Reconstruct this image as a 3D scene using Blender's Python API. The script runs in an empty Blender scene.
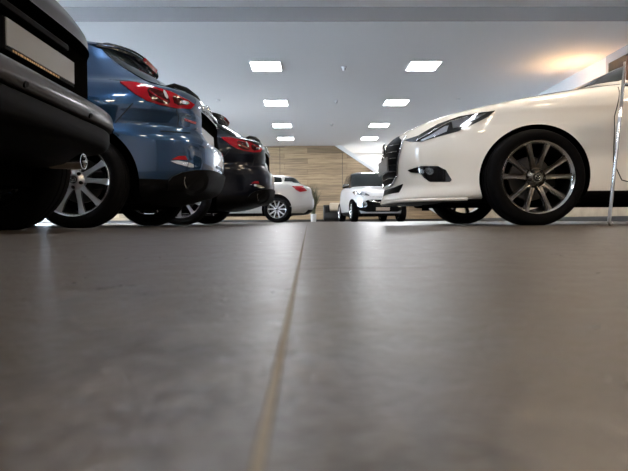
import bpy, bmesh, math, random
import numpy as np
from mathutils import Vector, Matrix
from mathutils.bvhtree import BVHTree
from mathutils.geometry import delaunay_2d_cdt

random.seed(4)
SC = bpy.context.scene
COL = SC.collection
PI = math.pi

# ------------------------------------------------------------------ camera numbers
FPX = 500.0                 # focal length in pixels of the 628 x 471 frame
CAM = Vector((0.0, 0.0, 0.04))
YAW = math.atan2(6.0, FPX)   # a little to the right of the room's axis
PITCH = math.atan2(14.8, FPX)  # a little down
cam_rot = Matrix.Rotation(-YAW, 3, 'Z') @ Matrix.Rotation(PI / 2 - PITCH, 3, 'X') @ Matrix.Rotation(-0.0058, 3, 'Z')


def ray(px, py):
    v = Vector(((px - 314.0) / FPX, -(py - 235.5) / FPX, -1.0))
    return (cam_rot @ v).normalized()


# ------------------------------------------------------------------ materials
def newmat(name):
    m = bpy.data.materials.new(name)
    m.use_nodes = True
    nt = m.node_tree
    b = nt.nodes['Principled BSDF']
    return m, nt, b


def N(nt, t, **kw):
    n = nt.nodes.new(t)
    for k, v in kw.items():
        setattr(n, k, v)
    return n


def simple(name, col, rough=0.5, metal=0.0, coat=0.0, bump=0.0, bscale=200.0, spec=0.5, var=0.0):
    m, nt, b = newmat(name)
    b.inputs['Base Color'].default_value = (*col, 1)
    b.inputs['Roughness'].default_value = rough
    b.inputs['Metallic'].default_value = metal
    b.inputs['Coat Weight'].default_value = coat
    b.inputs['Coat Roughness'].default_value = 0.03
    b.inputs['Specular IOR Level'].default_value = spec
    tc = N(nt, 'ShaderNodeTexCoord')
    nz = N(nt, 'ShaderNodeTexNoise')
    nz.inputs['Scale'].default_value = bscale
    nt.links.new(tc.outputs['Object'], nz.inputs['Vector'])
    if bump:
        bp = N(nt, 'ShaderNodeBump')
        bp.inputs['Strength'].default_value = bump
        bp.inputs['Distance'].default_value = 0.002
        nt.links.new(nz.outputs['Fac'], bp.inputs['Height'])
        nt.links.new(bp.outputs['Normal'], b.inputs['Normal'])
    if var:
        mx = N(nt, 'ShaderNodeMixRGB')
        mx.inputs[1].default_value = (*[c * (1 - var) for c in col], 1)
        mx.inputs[2].default_value = (*[min(1, c * (1 + var)) for c in col], 1)
        nt.links.new(nz.outputs['Fac'], mx.inputs[0])
        nt.links.new(mx.outputs[0], b.inputs['Base Color'])
    return m


def paint(name, col, metal, flake, rough=0.32, spec=0.3, coat=1.0, crough=0.02):
    """car paint: base with fine metallic flake under a clear coat"""
    m, nt, b = newmat(name)
    b.inputs['Specular IOR Level'].default_value = spec
    tc = N(nt, 'ShaderNodeTexCoord')
    nz = N(nt, 'ShaderNodeTexNoise')
    nz.inputs['Scale'].default_value = 900
    nt.links.new(tc.outputs['Object'], nz.inputs['Vector'])
    mx = N(nt, 'ShaderNodeMixRGB')
    mx.inputs[1].default_value = (*[c * (1 - flake) for c in col], 1)
    mx.inputs[2].default_value = (*[min(1, c * (1 + flake)) for c in col], 1)
    nt.links.new(nz.outputs['Fac'], mx.inputs[0])
    nt.links.new(mx.outputs[0], b.inputs['Base Color'])
    b.inputs['Metallic'].default_value = metal
    b.inputs['Roughness'].default_value = rough
    b.inputs['Coat Weight'].default_value = coat
    b.inputs['Coat Roughness'].default_value = crough
    return m


def emit(name, col, s):
    m, nt, b = newmat(name)
    b.inputs['Base Color'].default_value = (0.8, 0.8, 0.8, 1)
    b.inputs['Emission Color'].default_value = (*col, 1)
    b.inputs['Emission Strength'].default_value = s
    return m


M = {}
M['white_paint'] = paint('pearl_white_paint', (0.80, 0.76, 0.69), 0.0, 0.04, 0.35)
M['blue_paint'] = paint('blue_metallic_paint', (0.010, 0.043, 0.108), 0.75, 0.3, 0.27)
M['black_paint'] = paint('black_blue_paint', (0.003, 0.004, 0.008), 0.1, 0.3, 0.3, 0.05, 0.5)
M['brown_paint'] = paint('dark_bronze_paint', (0.030, 0.025, 0.021), 0.45, 0.3, 0.42, 0.2, 0.5, 0.14)
M['silver_paint'] = paint('silver_white_paint', (0.45, 0.435, 0.41), 0.2, 0.08, 0.3)
M['snow_paint'] = paint('plain_white_paint', (0.68, 0.68, 0.68), 0.0, 0.03, 0.35)
M['grille_black'] = simple('grille_black_trim', (0.006, 0.006, 0.007), 0.5, spec=0.03)
M['plastic'] = simple('black_trim_plastic', (0.005, 0.005, 0.0055), 0.55, spec=0.05, bump=0.25, bscale=600)
M['gloss_black'] = simple('gloss_black_trim', (0.008, 0.008, 0.009), 0.08, coat=1.0)
M['liner'] = simple('wheel_well_felt', (0.003, 0.003, 0.003), 0.9, bump=0.3, spec=0.0)
M['rubber'] = simple('tyre_rubber', (0.004, 0.004, 0.0045), 0.75, spec=0.05, bump=0.3, bscale=150)
M['alloy'] = simple('silver_alloy', (0.66, 0.67, 0.69), 0.28, 0.8)
M['gunmetal'] = simple('gunmetal_alloy', (0.15, 0.138, 0.125), 0.2, 1.0)
M['gun_dark'] = simple('dark_alloy_barrel', (0.022, 0.022, 0.022), 0.35, 0.9)
M['bright_lip'] = simple('machined_alloy_lip', (0.75, 0.74, 0.72), 0.14, 1.0)
M['chrome'] = simple('chrome', (0.8, 0.8, 0.8), 0.08, 1.0)
M['steel'] = simple('brake_steel', (0.07, 0.068, 0.065), 0.45, 0.9)
M['glass'] = simple('tinted_car_glass', (0.010, 0.014, 0.014), 0.03, spec=0.4)
M['lens_clear'] = simple('headlamp_lens', (0.22, 0.23, 0.25), 0.06, 0.5, coat=1.0)
M['lens_silver'] = simple('lamp_reflector', (0.75, 0.76, 0.8), 0.12, 0.9, coat=1.0)
M['red'] = simple('red_lamp_lens', (0.26, 0.006, 0.012), 0.08, spec=0.35)
M['dark_red'] = simple('deep_red_lamp_lens', (0.03, 0.003, 0.004), 0.08, spec=0.35)
M['plate'] = simple('number_plate_blank', (0.17, 0.165, 0.16), 0.4, bump=0.05)
M['plate_dim'] = simple('grey_plate_blank', (0.17, 0.16, 0.145), 0.4)
M['plate_tan'] = simple('tan_number_plate', (0.45, 0.36, 0.28), 0.4)
M['print_orange'] = simple('orange_print', (0.55, 0.33, 0.14), 0.5)
M['skid'] = simple('skid_plate_grey', (0.30, 0.30, 0.30), 0.45)
M['seam'] = simple('panel_gap', (0.004, 0.004, 0.004), 0.8)
M['badge_red'] = simple('badge_red', (0.55, 0.05, 0.05), 0.3)
M['sofa'] = simple('black_leather', (0.012, 0.012, 0.012), 0.4, bump=0.5, bscale=80)
M['cushion'] = simple('beige_cloth', (0.52, 0.43, 0.32), 0.9, bump=0.6, bscale=300)
M['pot'] = simple('pale_pot', (0.55, 0.53, 0.50), 0.6, bump=0.3)
M['leaf'] = simple('grass_leaf', (0.070, 0.072, 0.030), 0.55, var=0.4, bscale=20)
M['brown_board'] = simple('brown_board', (0.23, 0.10, 0.05), 0.5, var=0.25, bscale=12)
M['sign_dark'] = simple('dark_screen', (0.015, 0.015, 0.017), 0.25)
M['frame_white'] = simple('white_metal_frame', (0.8, 0.8, 0.8), 0.4)
M['white_wall'] = simple('white_plaster', (0.80, 0.80, 0.79), 0.7, bump=0.15, bscale=120)
M['pale_wall'] = simple('pale_grey_plaster', (0.58, 0.58, 0.59), 0.7, bump=0.15, bscale=120)
M['grey_wall'] = simple('grey_plaster', (0.30, 0.30, 0.31), 0.7, bump=0.15, bscale=120)
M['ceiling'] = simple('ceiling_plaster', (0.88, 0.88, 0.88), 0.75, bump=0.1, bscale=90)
M['shaded_fascia'] = simple('shaded_fascia_plaster', (0.40, 0.40, 0.41), 0.75, bump=0.1, bscale=90)  # ceiling step face gets less light; that shade is put into its colour
M['skirt'] = simple('dark_skirting', (0.03, 0.027, 0.025), 0.4)
M['panel_cool'] = emit('light_panel_cool', (0.97, 0.97, 1.0), 30)
M['panel_warm'] = emit('light_panel_warm', (1.0, 0.80, 0.58), 40)
M['bulb_warm'] = emit('warm_lamp_glass', (1.0, 0.58, 0.26), 50)


def wood_mat():
    m, nt, b = newmat('oak_boards')
    L = nt.links.new
    tc = N(nt, 'ShaderNodeTexCoord')
    sep = N(nt, 'ShaderNodeSeparateXYZ')
    L(tc.outputs['Object'], sep.inputs[0])
    comb = N(nt, 'ShaderNodeCombineXYZ')
    L(sep.outputs['X'], comb.inputs['X'])
    L(sep.outputs['Z'], comb.inputs['Y'])
    br = N(nt, 'ShaderNodeTexBrick')
    br.offset = 0.37
    br.inputs['Color1'].default_value = (0.39, 0.28, 0.17, 1)
    br.inputs['Color2'].default_value = (0.20, 0.142, 0.088, 1)
    br.inputs['Mortar'].default_value = (0.11, 0.08, 0.05, 1)
    br.inputs['Scale'].default_value = 1.0
    br.inputs['Mortar Size'].default_value = 0.004
    br.inputs['Brick Width'].default_value = 2.5
    br.inputs['Row Height'].default_value = 0.21
    br.inputs['Bias'].default_value = -0.1
    L(comb.outputs[0], br.inputs['Vector'])
    mp = N(nt, 'ShaderNodeMapping')
    mp.inputs['Scale'].default_value = (0.8, 1, 14)
    L(tc.outputs['Object'], mp.inputs['Vector'])
    nz = N(nt, 'ShaderNodeTexNoise')
    nz.inputs['Scale'].default_value = 1.6
    nz.inputs['Detail'].default_value = 8
    L(mp.outputs[0], nz.inputs['Vector'])
    rp = N(nt, 'ShaderNodeValToRGB')
    rp.color_ramp.elements[0].position = 0.3
    rp.color_ramp.elements[0].color = (0.62, 0.60, 0.56, 1)
    rp.color_ramp.elements[1].position = 0.7
    rp.color_ramp.elements[1].color = (1.25, 1.22, 1.15, 1)
    L(nz.outputs['Fac'], rp.inputs[0])
    mul = N(nt, 'ShaderNodeMixRGB', blend_type='MULTIPLY')
    mul.inputs[0].default_value = 1.0
    L(br.outputs['Color'], mul.inputs[1])
    L(rp.outputs[0], mul.inputs[2])
    L(mul.outputs[0], b.inputs['Base Color'])
    b.inputs['Roughness'].default_value = 0.55
    return m


M['wood'] = wood_mat()
M['wood_side'] = simple('oak_panel', (0.36, 0.27, 0.175), 0.55, var=0.3, bscale=6)

TILE = 0.4166


def floor_mat():
    m, nt, b = newmat('slate_floor_tiles')
    L = nt.links.new
    tc = N(nt, 'ShaderNodeTexCoord')
    sep = N(nt, 'ShaderNodeSeparateXYZ')
    L(tc.outputs['Object'], sep.inputs[0])

    def math_(op, a, bb=None, c=None):
        n = N(nt, 'ShaderNodeMath', operation=op)
        for i, v in enumerate((a, bb, c)):
            if v is None:
                continue
            if isinstance(v, (int, float)):
                n.inputs[i].default_value = v
            else:
                L(v, n.inputs[i])
        return n.outputs[0]

    # joints running away from the camera, a tile and a half wide apart to the right
    xs = math_('ADD', sep.outputs['X'], 0.0084 + 24 * TILE)
    u = math_('DIVIDE', xs, TILE)
    fu = math_('FRACT', u)
    du = math_('MULTIPLY', math_('MINIMUM', fu, math_('SUBTRACT', 1.0, fu)), TILE)
    u2 = math_('DIVIDE', xs, 2 * TILE)
    fu2 = math_('FRACT', u2)
    du2 = math_('MULTIPLY', math_('MINIMUM', fu2, math_('SUBTRACT', 1.0, fu2)), 2 * TILE)
    right = math_('GREATER_THAN', sep.outputs['X'], 0.1)
    dx = math_('ADD', math_('MULTIPLY', du2, right), math_('MULTIPLY', du, math_('SUBTRACT', 1.0, right)))
    iu = math_('FLOOR', u)
    vy = math_('ADD', sep.outputs['Y'], 20 * TILE - 0.417)
    off = math_('MULTIPLY', math_('MODULO', iu, 2.0), TILE)
    v = math_('DIVIDE', math_('ADD', vy, off), 2 * TILE)
    v = math_('ADD', v, math_('MULTIPLY', right, 0.31))
    fv = math_('FRACT', v)
    dv = math_('MULTIPLY', math_('MINIMUM', fv, math_('SUBTRACT', 1.0, fv)), 2 * TILE)
    d = math_('MINIMUM', dx, dv)
    rag = N(nt, 'ShaderNodeTexNoise')
    rag.inputs['Scale'].default_value = 140
    rag.inputs['Detail'].default_value = 3
    L(tc.outputs['Object'], rag.inputs['Vector'])
    wd = math_('ADD', math_('MULTIPLY', rag.outputs['Fac'], 0.0008), 0.0003)
    mr = N(nt, 'ShaderNodeMapRange')
    L(d, mr.inputs['Value'])
    L(wd, mr.inputs['From Min'])
    L(math_('ADD', wd, 0.0006), mr.inputs['From Max'])
    mr.inputs['To Min'].default_value = 1
    mr.inputs['To Max'].default_value = 0
    grout = mr.outputs[0]

    n1 = N(nt, 'ShaderNodeTexNoise')
    n1.inputs['Scale'].default_value = 30
    n1.inputs['Detail'].default_value = 9
    n1.inputs['Roughness'].default_value = 0.62
    L(tc.outputs['Object'], n1.inputs['Vector'])
    n2 = N(nt, 'ShaderNodeTexNoise')
    n2.inputs['Scale'].default_value = 160
    n2.inputs['Detail'].default_value = 6
    n2.inputs['Distortion'].default_value = 0.8
    L(tc.outputs['Object'], n2.inputs['Vector'])
    rp = N(nt, 'ShaderNodeValToRGB')
    rp.color_ramp.elements[0].position = 0.32
    rp.color_ramp.elements[0].color = FLOOR_A
    rp.color_ramp.elements[1].position = 0.70
    rp.color_ramp.elements[1].color = FLOOR_B
    mixn = math_('ADD', math_('MULTIPLY', n1.outputs['Fac'], 0.58), math_('MULTIPLY', n2.outputs['Fac'], 0.42))
    L(mixn, rp.inputs[0])
    mx = N(nt, 'ShaderNodeMixRGB')
    L(grout, mx.inputs[0])
    L(rp.outputs[0], mx.inputs[1])
    mx.inputs[2].default_value = (0.15, 0.125, 0.09, 1)
    L(mx.outputs[0], b.inputs['Base Color'])
    rr = N(nt, 'ShaderNodeMapRange')
    L(mixn, rr.inputs['Value'])
    rr.inputs['From Min'].default_value = 0.3
    rr.inputs['From Max'].default_value = 0.7
    rr.inputs['To Min'].default_value = 0.25
    rr.inputs['To Max'].default_value = 0.40
    L(math_('ADD', rr.outputs[0], math_('MULTIPLY', grout, 0.4)), b.inputs['Roughness'])
    b.inputs['Specular IOR Level'].default_value = 0.50
    bp = N(nt, 'ShaderNodeBump')
    bp.inputs['Strength'].default_value = 0.7
    bp.inputs['Distance'].default_value = 0.003
    h = math_('SUBTRACT', math_('MULTIPLY', mixn, 0.8), math_('MULTIPLY', grout, 0.8))
    L(h, bp.inputs['Height'])
    L(bp.outputs['Normal'], b.inputs['Normal'])
    return m


FLOOR_A = (0.010, 0.0078, 0.0062, 1)
FLOOR_B = (0.078, 0.063, 0.049, 1)
M['floor'] = floor_mat()


# ------------------------------------------------------------------ object helpers
def link(name, me, parent=None, mats=()):
    for mm in mats:
        me.materials.append(mm)
    o = bpy.data.objects.new(name, me)
    COL.objects.link(o)
    if parent:
        o.parent = parent
    return o


def obj(name, bm, mats, parent=None, smooth=False, angle=None):
    if not isinstance(mats, (list, tuple)):
        mats = [mats]
    me = bpy.data.meshes.new(name)
    bmesh.ops.recalc_face_normals(bm, faces=bm.faces)
    if smooth:
        for f in bm.faces:
            f.smooth = True
    bm.to_mesh(me)
    bm.free()
    if smooth and angle:
        me.set_sharp_from_angle(angle=math.radians(angle))
    return link(name, me, parent, mats)


def tag(o, label, cat, group=None, kind=None):
    o['label'] = label
    o['category'] = cat
    if group:
        o['group'] = group
    if kind:
        o['kind'] = kind
    return o


def empty(name, loc, label, cat, group=None, rz=0.0):
    o = bpy.data.objects.new(name, None)
    COL.objects.link(o)
    o.location = loc
    o.rotation_euler = (0, 0, rz)
    tag(o, label, cat, group)
    return o


def structure(name, bm, mats):
    o = obj(name, bm, mats)
    o['kind'] = 'structure'
    return o


def add_box(bm, lo, hi, bevel=0.0, seg=2, mat=0):
    r = bmesh.ops.create_cube(bm, size=1.0)
    vs = r['verts']
    for v in vs:
        v.co = Vector([lo[i] + (v.co[i] + 0.5) * (hi[i] - lo[i]) for i in range(3)])
    fs = set(f for v in vs for f in v.link_faces)
    for f in fs:
        f.material_index = mat
    if bevel:
        es = set(e for v in vs for e in v.link_edges)
        bmesh.ops.bevel(bm, geom=list(es), offset=bevel, segments=seg, affect='EDGES', profile=0.6)
    return vs


def add_tube(bm, pts, r, n=8, closed=False):
    """swept round bar through a list of points (radius may be a list)"""
    pts = [Vector(p) for p in pts]
    rings = []
    cnt = len(pts)
    up = None
    for i, p in enumerate(pts):
        a = pts[i - 1] if (i or closed) else p
        b = pts[(i + 1) % cnt] if (i < cnt - 1 or closed) else p
        t = (b - a).normalized()
        if up is None:
            up = t.orthogonal().normalized()
        u = (up - t * up.dot(t))
        u = u.normalized() if u.length > 1e-6 else t.orthogonal().normalized()
        up = u
        w = t.cross(u)
        rr = r[i] if isinstance(r, (list, tuple)) else r
        rings.append([bm.verts.new(p + (u * math.cos(2 * PI * k / n) + w * math.sin(2 * PI * k / n)) * rr) for k in range(n)])
    rng = range(cnt if closed else cnt - 1)
    for i in rng:
        A, B = rings[i], rings[(i + 1) % cnt]
        for k in range(n):
            bm.faces.new((A[k], A[(k + 1) % n], B[(k + 1) % n], B[k]))
    if not closed:
        bm.faces.new(rings[0][::-1])
        bm.faces.new(rings[-1])


def add_lathe(bm, prof, n=64, closed=False):
    """profile of (radius, y) spun about the Y axis"""
    rings = []
    for r, y in prof:
        rings.append([bm.verts.new((r * math.cos(2 * PI * k / n), y, r * math.sin(2 * PI * k / n))) for k in range(n)])
    m = len(prof)
    for i in range(m if closed else m - 1):
        A, B = rings[i], rings[(i + 1) % m]
        for k in range(n):
            bm.faces.new((A[k], A[(k + 1) % n], B[(k + 1) % n], B[k]))
    if not closed:
        if prof[0][0] < 0.5:
            bm.faces.new(rings[0])
        if prof[-1][0] < 0.5:
            bm.faces.new(rings[-1][::-1])


def add_prism(bm, poly, z0, z1, axis='Z'):
    def P(u, v, w):
        return {'Z': (u, v, w), 'Y': (u, w, v), 'X': (w, u, v)}[axis]
    A = [bm.verts.new(P(u, v, z0)) for u, v in poly]
    B = [bm.verts.new(P(u, v, z1)) for u, v in poly]
    n = len(poly)
    bm.faces.new(A)
    bm.faces.new(B[::-1])
    for i in range(n):
        bm.faces.new((A[i], B[i], B[(i + 1) % n], A[(i + 1) % n]))


# ------------------------------------------------------------------ car bodies
def pchip(s, y, q):
    s = np.asarray(s, float)
    y = np.asarray(y, float)
    h = np.diff(s)
    dl = np.diff(y) / h
    d = np.zeros_like(y)
    for i in range(1, len(y) - 1):
        if dl[i - 1] * dl[i] > 0:
            w1 = 2 * h[i] + h[i - 1]
            w2 = h[i] + 2 * h[i - 1]
            d[i] = (w1 + w2) / (w1 / dl[i - 1] + w2 / dl[i])
    d[0] = dl[0]
    d[-1] = dl[-1]
    k = np.clip(np.searchsorted(s, q) - 1, 0, len(h) - 1)
    t = (q - s[k]) / h[k]
    return ((2 * t**3 - 3 * t**2 + 1) * y[k] + (t**3 - 2 * t**2 + t) * h[k] * d[k]
            + (-2 * t**3 + 3 * t**2) * y[k + 1] + (t**3 - t**2) * h[k] * d[k + 1])


def lerp_key(tab, z):
    return float(np.interp(z, [a for a, b in tab], [b for a, b in tab]))


def body_levels(rows, sub=5):
    rows = np.array(rows, float)
    s = np.arange(len(rows))
    q = np.linspace(0, len(rows) - 1, (len(rows) - 1) * sub + 1)
    return np.stack([pchip(s, rows[:, c], q) for c in range(rows.shape[1])], 1)


def outline(xf, xr, w, nf, nr, n=110):
    xc, a = (xf + xr) / 2, (xr - xf) / 2
    t = np.linspace(0, PI, 3001)
    c, sn = np.cos(t), np.sin(t)
    e = np.where(c > 0, 2.0 / nf, 2.0 / nr)
    ax = np.sign(c) * np.abs(c) ** e
    ay = np.abs(sn) ** e
    x = xc - a * ax
    y = w * ay
    L = np.concatenate([[0], np.cumsum(np.hypot(np.diff(x), np.diff(y)))])
    q = np.linspace(0, L[-1], n + 1)
    return np.interp(q, L, x), np.interp(q, L, y)


def make_body(rows, axles, bulge=0.012, n=110, sub=5):
    """closed shell of stacked plan outlines: rows of (z, front x, rear x, half width, front and rear squareness)"""
    bm = bmesh.new()
    lv = body_levels(rows, sub)
    rings = []
    for z, xf, xr, w, nf, nr in lv:
        x, y = outline(xf, xr, w, nf, nr, n)
        zz = np.full_like(x, z)
        k = math.exp(-((z - 0.5) / 0.22) ** 2)
        for xa in axles:
            y = y + bulge * k * np.exp(-((x - xa) / 0.42) ** 2) * (y / max(w, 1e-3)) ** 4
        ring = [bm.verts.new((x[i], -y[i], z)) for i in range(n + 1)]
        ring += [bm.verts.new((x[i], y[i], z)) for i in range(n - 1, 0, -1)]
        rings.append(ring)
    m = len(rings[0])
    for A, B in zip(rings, rings[1:]):
        for k in range(m):
            bm.faces.new((A[k], A[(k + 1) % m], B[(k + 1) % m], B[k]))
    for ring, zc in ((rings[0], lv[0][0]), (rings[-1], lv[-1][0] + 0.002)):
        cx = sum(v.co.x for v in ring) / m
        c = bm.verts.new((cx, 0, zc))
        for k in range(m):
            bm.faces.new((ring[k], ring[(k + 1) % m], c))
    bmesh.ops.recalc_face_normals(bm, faces=bm.faces)
    return bm


class Shape:
    """car body with helpers to lay parts on its skin"""

    def __init__(self, bm, root_loc=(0, 0, 0), cam_shift=(0, 0, 0), rz=0.0):
        self.bvh = BVHTree.FromBMesh(bm)
        self.R = Matrix.Rotation(-rz, 3, 'Z')
        self.zm = lambda z: z
        self.o = self.R @ (CAM - Vector(root_loc)) + Vector(cam_shift)

    def view(self, u, v):
        return self.o, self.R @ ray(u, v)

    def side(self, u, v):       # near flank, looked at square on
        return Vector((u, -3, self.zm(v))), Vector((0, 1, 0))

    def front(self, u, v):
        return Vector((-4, u, self.zm(v))), Vector((1, 0, 0))

    def rear(self, u, v):
        return Vector((8, u, self.zm(v))), Vector((-1, 0, 0))

    def top(self, u, v):
        return Vector((u, v, 4)), Vector((0, 0, -1))

    def hit(self, how, u, v, c=None):
        for k in range(40):
            o, d = how(u, v)
            p, nn, i, dist = self.bvh.ray_cast(o, d)
            for jit in (Vector((2e-4, 1.3e-4, 1.7e-4)), Vector((-1.1e-4, -2.3e-4, -1.9e-4))):   # a ray can slip between two faces
                r2 = self.bvh.ray_cast(o + jit, d)
                if r2[0] is not None and (p is None or r2[3] < dist - .004):
                    p, nn, i, dist = r2
            if p is not None:
                if nn.dot(d) > 0:
                    nn = -nn
                return p, nn
            if c is None:
                return None
            u += (c[0] - u) * 0.06
            v += (c[1] - v) * 0.06
        return None

    def patch(self, name, poly, how, mat, parent, off=0.004, depth=0.012, step=None, mirror=False, round_=0, drape=True):
        if round_:
            poly = chaikin(poly, round_)
        us = [p[0] for p in poly]
        vs = [p[1] for p in poly]
        size = max(max(us) - min(us), max(vs) - min(vs))
        step = step or (size / 34 if size < 5 else size / 16)
        pts = []
        n = len(poly)
        for i in range(n):
            a, b = Vector(poly[i]), Vector(poly[(i + 1) % n])
            k = max(1, int((b - a).length / step))
            for j in range(k):
                pts.append(a.lerp(b, j / k))
        nb = len(pts)
        edges = [(i, (i + 1) % nb) for i in range(nb)]
        c = (sum(p.x for p in pts) / nb, sum(p.y for p in pts) / nb)
        u = min(us) + step / 2
        while u < max(us):
            v = min(vs) + step / 2
            while v < max(vs):
                q = Vector((u, v))
                if inside(q, pts) and min((q - p).length for p in pts) > step * 0.45:
                    pts.append(q)
                v += step
            u += step
        V, E, F, *_ = delaunay_2d_cdt(pts, edges, [], 1, 1e-6)
        hits = [self.hit(how, p.x, p.y, c) for p in V]
        if any(h is None for h in hits):
            print('patch misses', name)
            return None
        outs = []
        for sgn in ((1, -1) if mirror else (1,)):
            bm = bmesh.new()
            fl = lambda p: Vector((p.x, p.y * sgn, p.z))
            top = [bm.verts.new(fl(p + nn * off)) for p, nn in hits]
            bot = [bm.verts.new(fl(p - nn * depth)) for p, nn in hits]
            cnt = {}
            for f in F:
                bm.faces.new([top[i] for i in f])
                bm.faces.new([bot[i] for i in f][::-1])
                for i in range(len(f)):
                    e = (f[i], f[(i + 1) % len(f)])
                    cnt[e] = 1
            for (a, b) in list(cnt):
                if (b, a) not in cnt:
                    bm.faces.new((top[a], bot[a], bot[b], top[b]))
            o = obj(name, bm, mat, parent, smooth=True, angle=50)
            outs.append(o)
        return outs[0]

    def line(self, name, pts, how, r, mat, parent, lift=0.0, mirror=False, n=6, closed=False, sub=6):
        dense = []
        cnt = len(pts)
        for i in range(cnt if closed else cnt - 1):
            a, b = Vector(pts[i]), Vector(pts[(i + 1) % cnt])
            for j in range(sub):
                dense.append(a.lerp(b, j / sub))
        if not closed:
            dense.append(Vector(pts[-1]))
        P = []
        for p in dense:
            h = self.hit(how, p.x, p.y)
            if h:
                P.append(h[0] + h[1] * lift)
        if len(P) < 2:
            print('line misses', name)
            return None
        first = None
        for sgn in ((1, -1) if mirror else (1,)):
            bm = bmesh.new()
            add_tube(bm, [Vector((p.x, p.y * sgn, p.z)) for p in P], r, n, closed)
            o = obj(name, bm, mat, parent, smooth=True, angle=60)
            first = first or o
        return first


def inside(q, poly):
    r = False
    n = len(poly)
    for i in range(n):
        a, b = poly[i], poly[(i + 1) % n]
        if (a[1] > q[1]) != (b[1] > q[1]):
            if q[0] < (b[0] - a[0]) * (q[1] - a[1]) / (b[1] - a[1]) + a[0]:
                r = not r
    return r


def chaikin(p, it):
    for _ in range(it):
        q = []
        for i in range(len(p)):
            a, b = p[i], p[(i + 1) % len(p)]
            q.append((a[0] * .75 + b[0] * .25, a[1] * .75 + b[1] * .25))
            q.append((a[0] * .25 + b[0] * .75, a[1] * .25 + b[1] * .75))
        p = q
    return p


def carve(bm, cutters, boxes=()):
    """cut wheel wells (x, z, radius) out of both flanks, leaving felt-lined walls"""
    me = bpy.data.meshes.new('shell')
    bm.to_mesh(me)
    for k in ('white_paint', 'plastic', 'liner', 'gloss_black'):
        me.materials.append(M[k])
    tmp = bpy.data.objects.new('shell', me)
    COL.objects.link(tmp)
    cb = bmesh.new()
    for (x, z, r, y0, y1) in cutters:
        b2 = bmesh.new()
        add_lathe(b2, [(r, y0), (r, y1)], 72)
        bmesh.ops.translate(b2, verts=b2.verts, vec=(x, 0, z))
        bmesh.ops.recalc_face_normals(b2, faces=b2.faces)
        m2 = bpy.data.meshes.new('t')
        b2.to_mesh(m2)
        b2.free()
        cb.from_mesh(m2)
        bpy.data.meshes.remove(m2)
    for lo, hi in boxes:
        add_box(cb, lo, hi, .012)
    for f in cb.faces:
        f.material_index = 2
    cm = bpy.data.meshes.new('cut')
    cb.to_mesh(cm)
    cb.free()
    for k in ('white_paint', 'plastic', 'liner', 'gloss_black'):
        cm.materials.append(M[k])
    co = bpy.data.objects.new('cut', cm)
    COL.objects.link(co)
    md = tmp.modifiers.new('b', 'BOOLEAN')
    md.operation = 'DIFFERENCE'
    md.solver = 'EXACT'
    md.object = co
    dg = bpy.context.evaluated_depsgraph_get()
    res = bpy.data.meshes.new_from_object(tmp.evaluated_get(dg))
    for o in (tmp, co):
        mm = o.data
        bpy.data.objects.remove(o)
        bpy.data.meshes.remove(mm)
    return res


def finish_body(bm, cutters, mats, parent, angle=38, boxes=()):
    me = carve(bm, cutters, boxes)
    bm.free()
    for k in range(len(me.materials)):
        me.materials[k] = mats[min(k, len(mats) - 1)]
    for p in me.polygons:
        p.use_smooth = True
    me.set_sharp_from_angle(angle=math.radians(angle))
    me.name = 'body'
    return link('body', me, parent)


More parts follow.
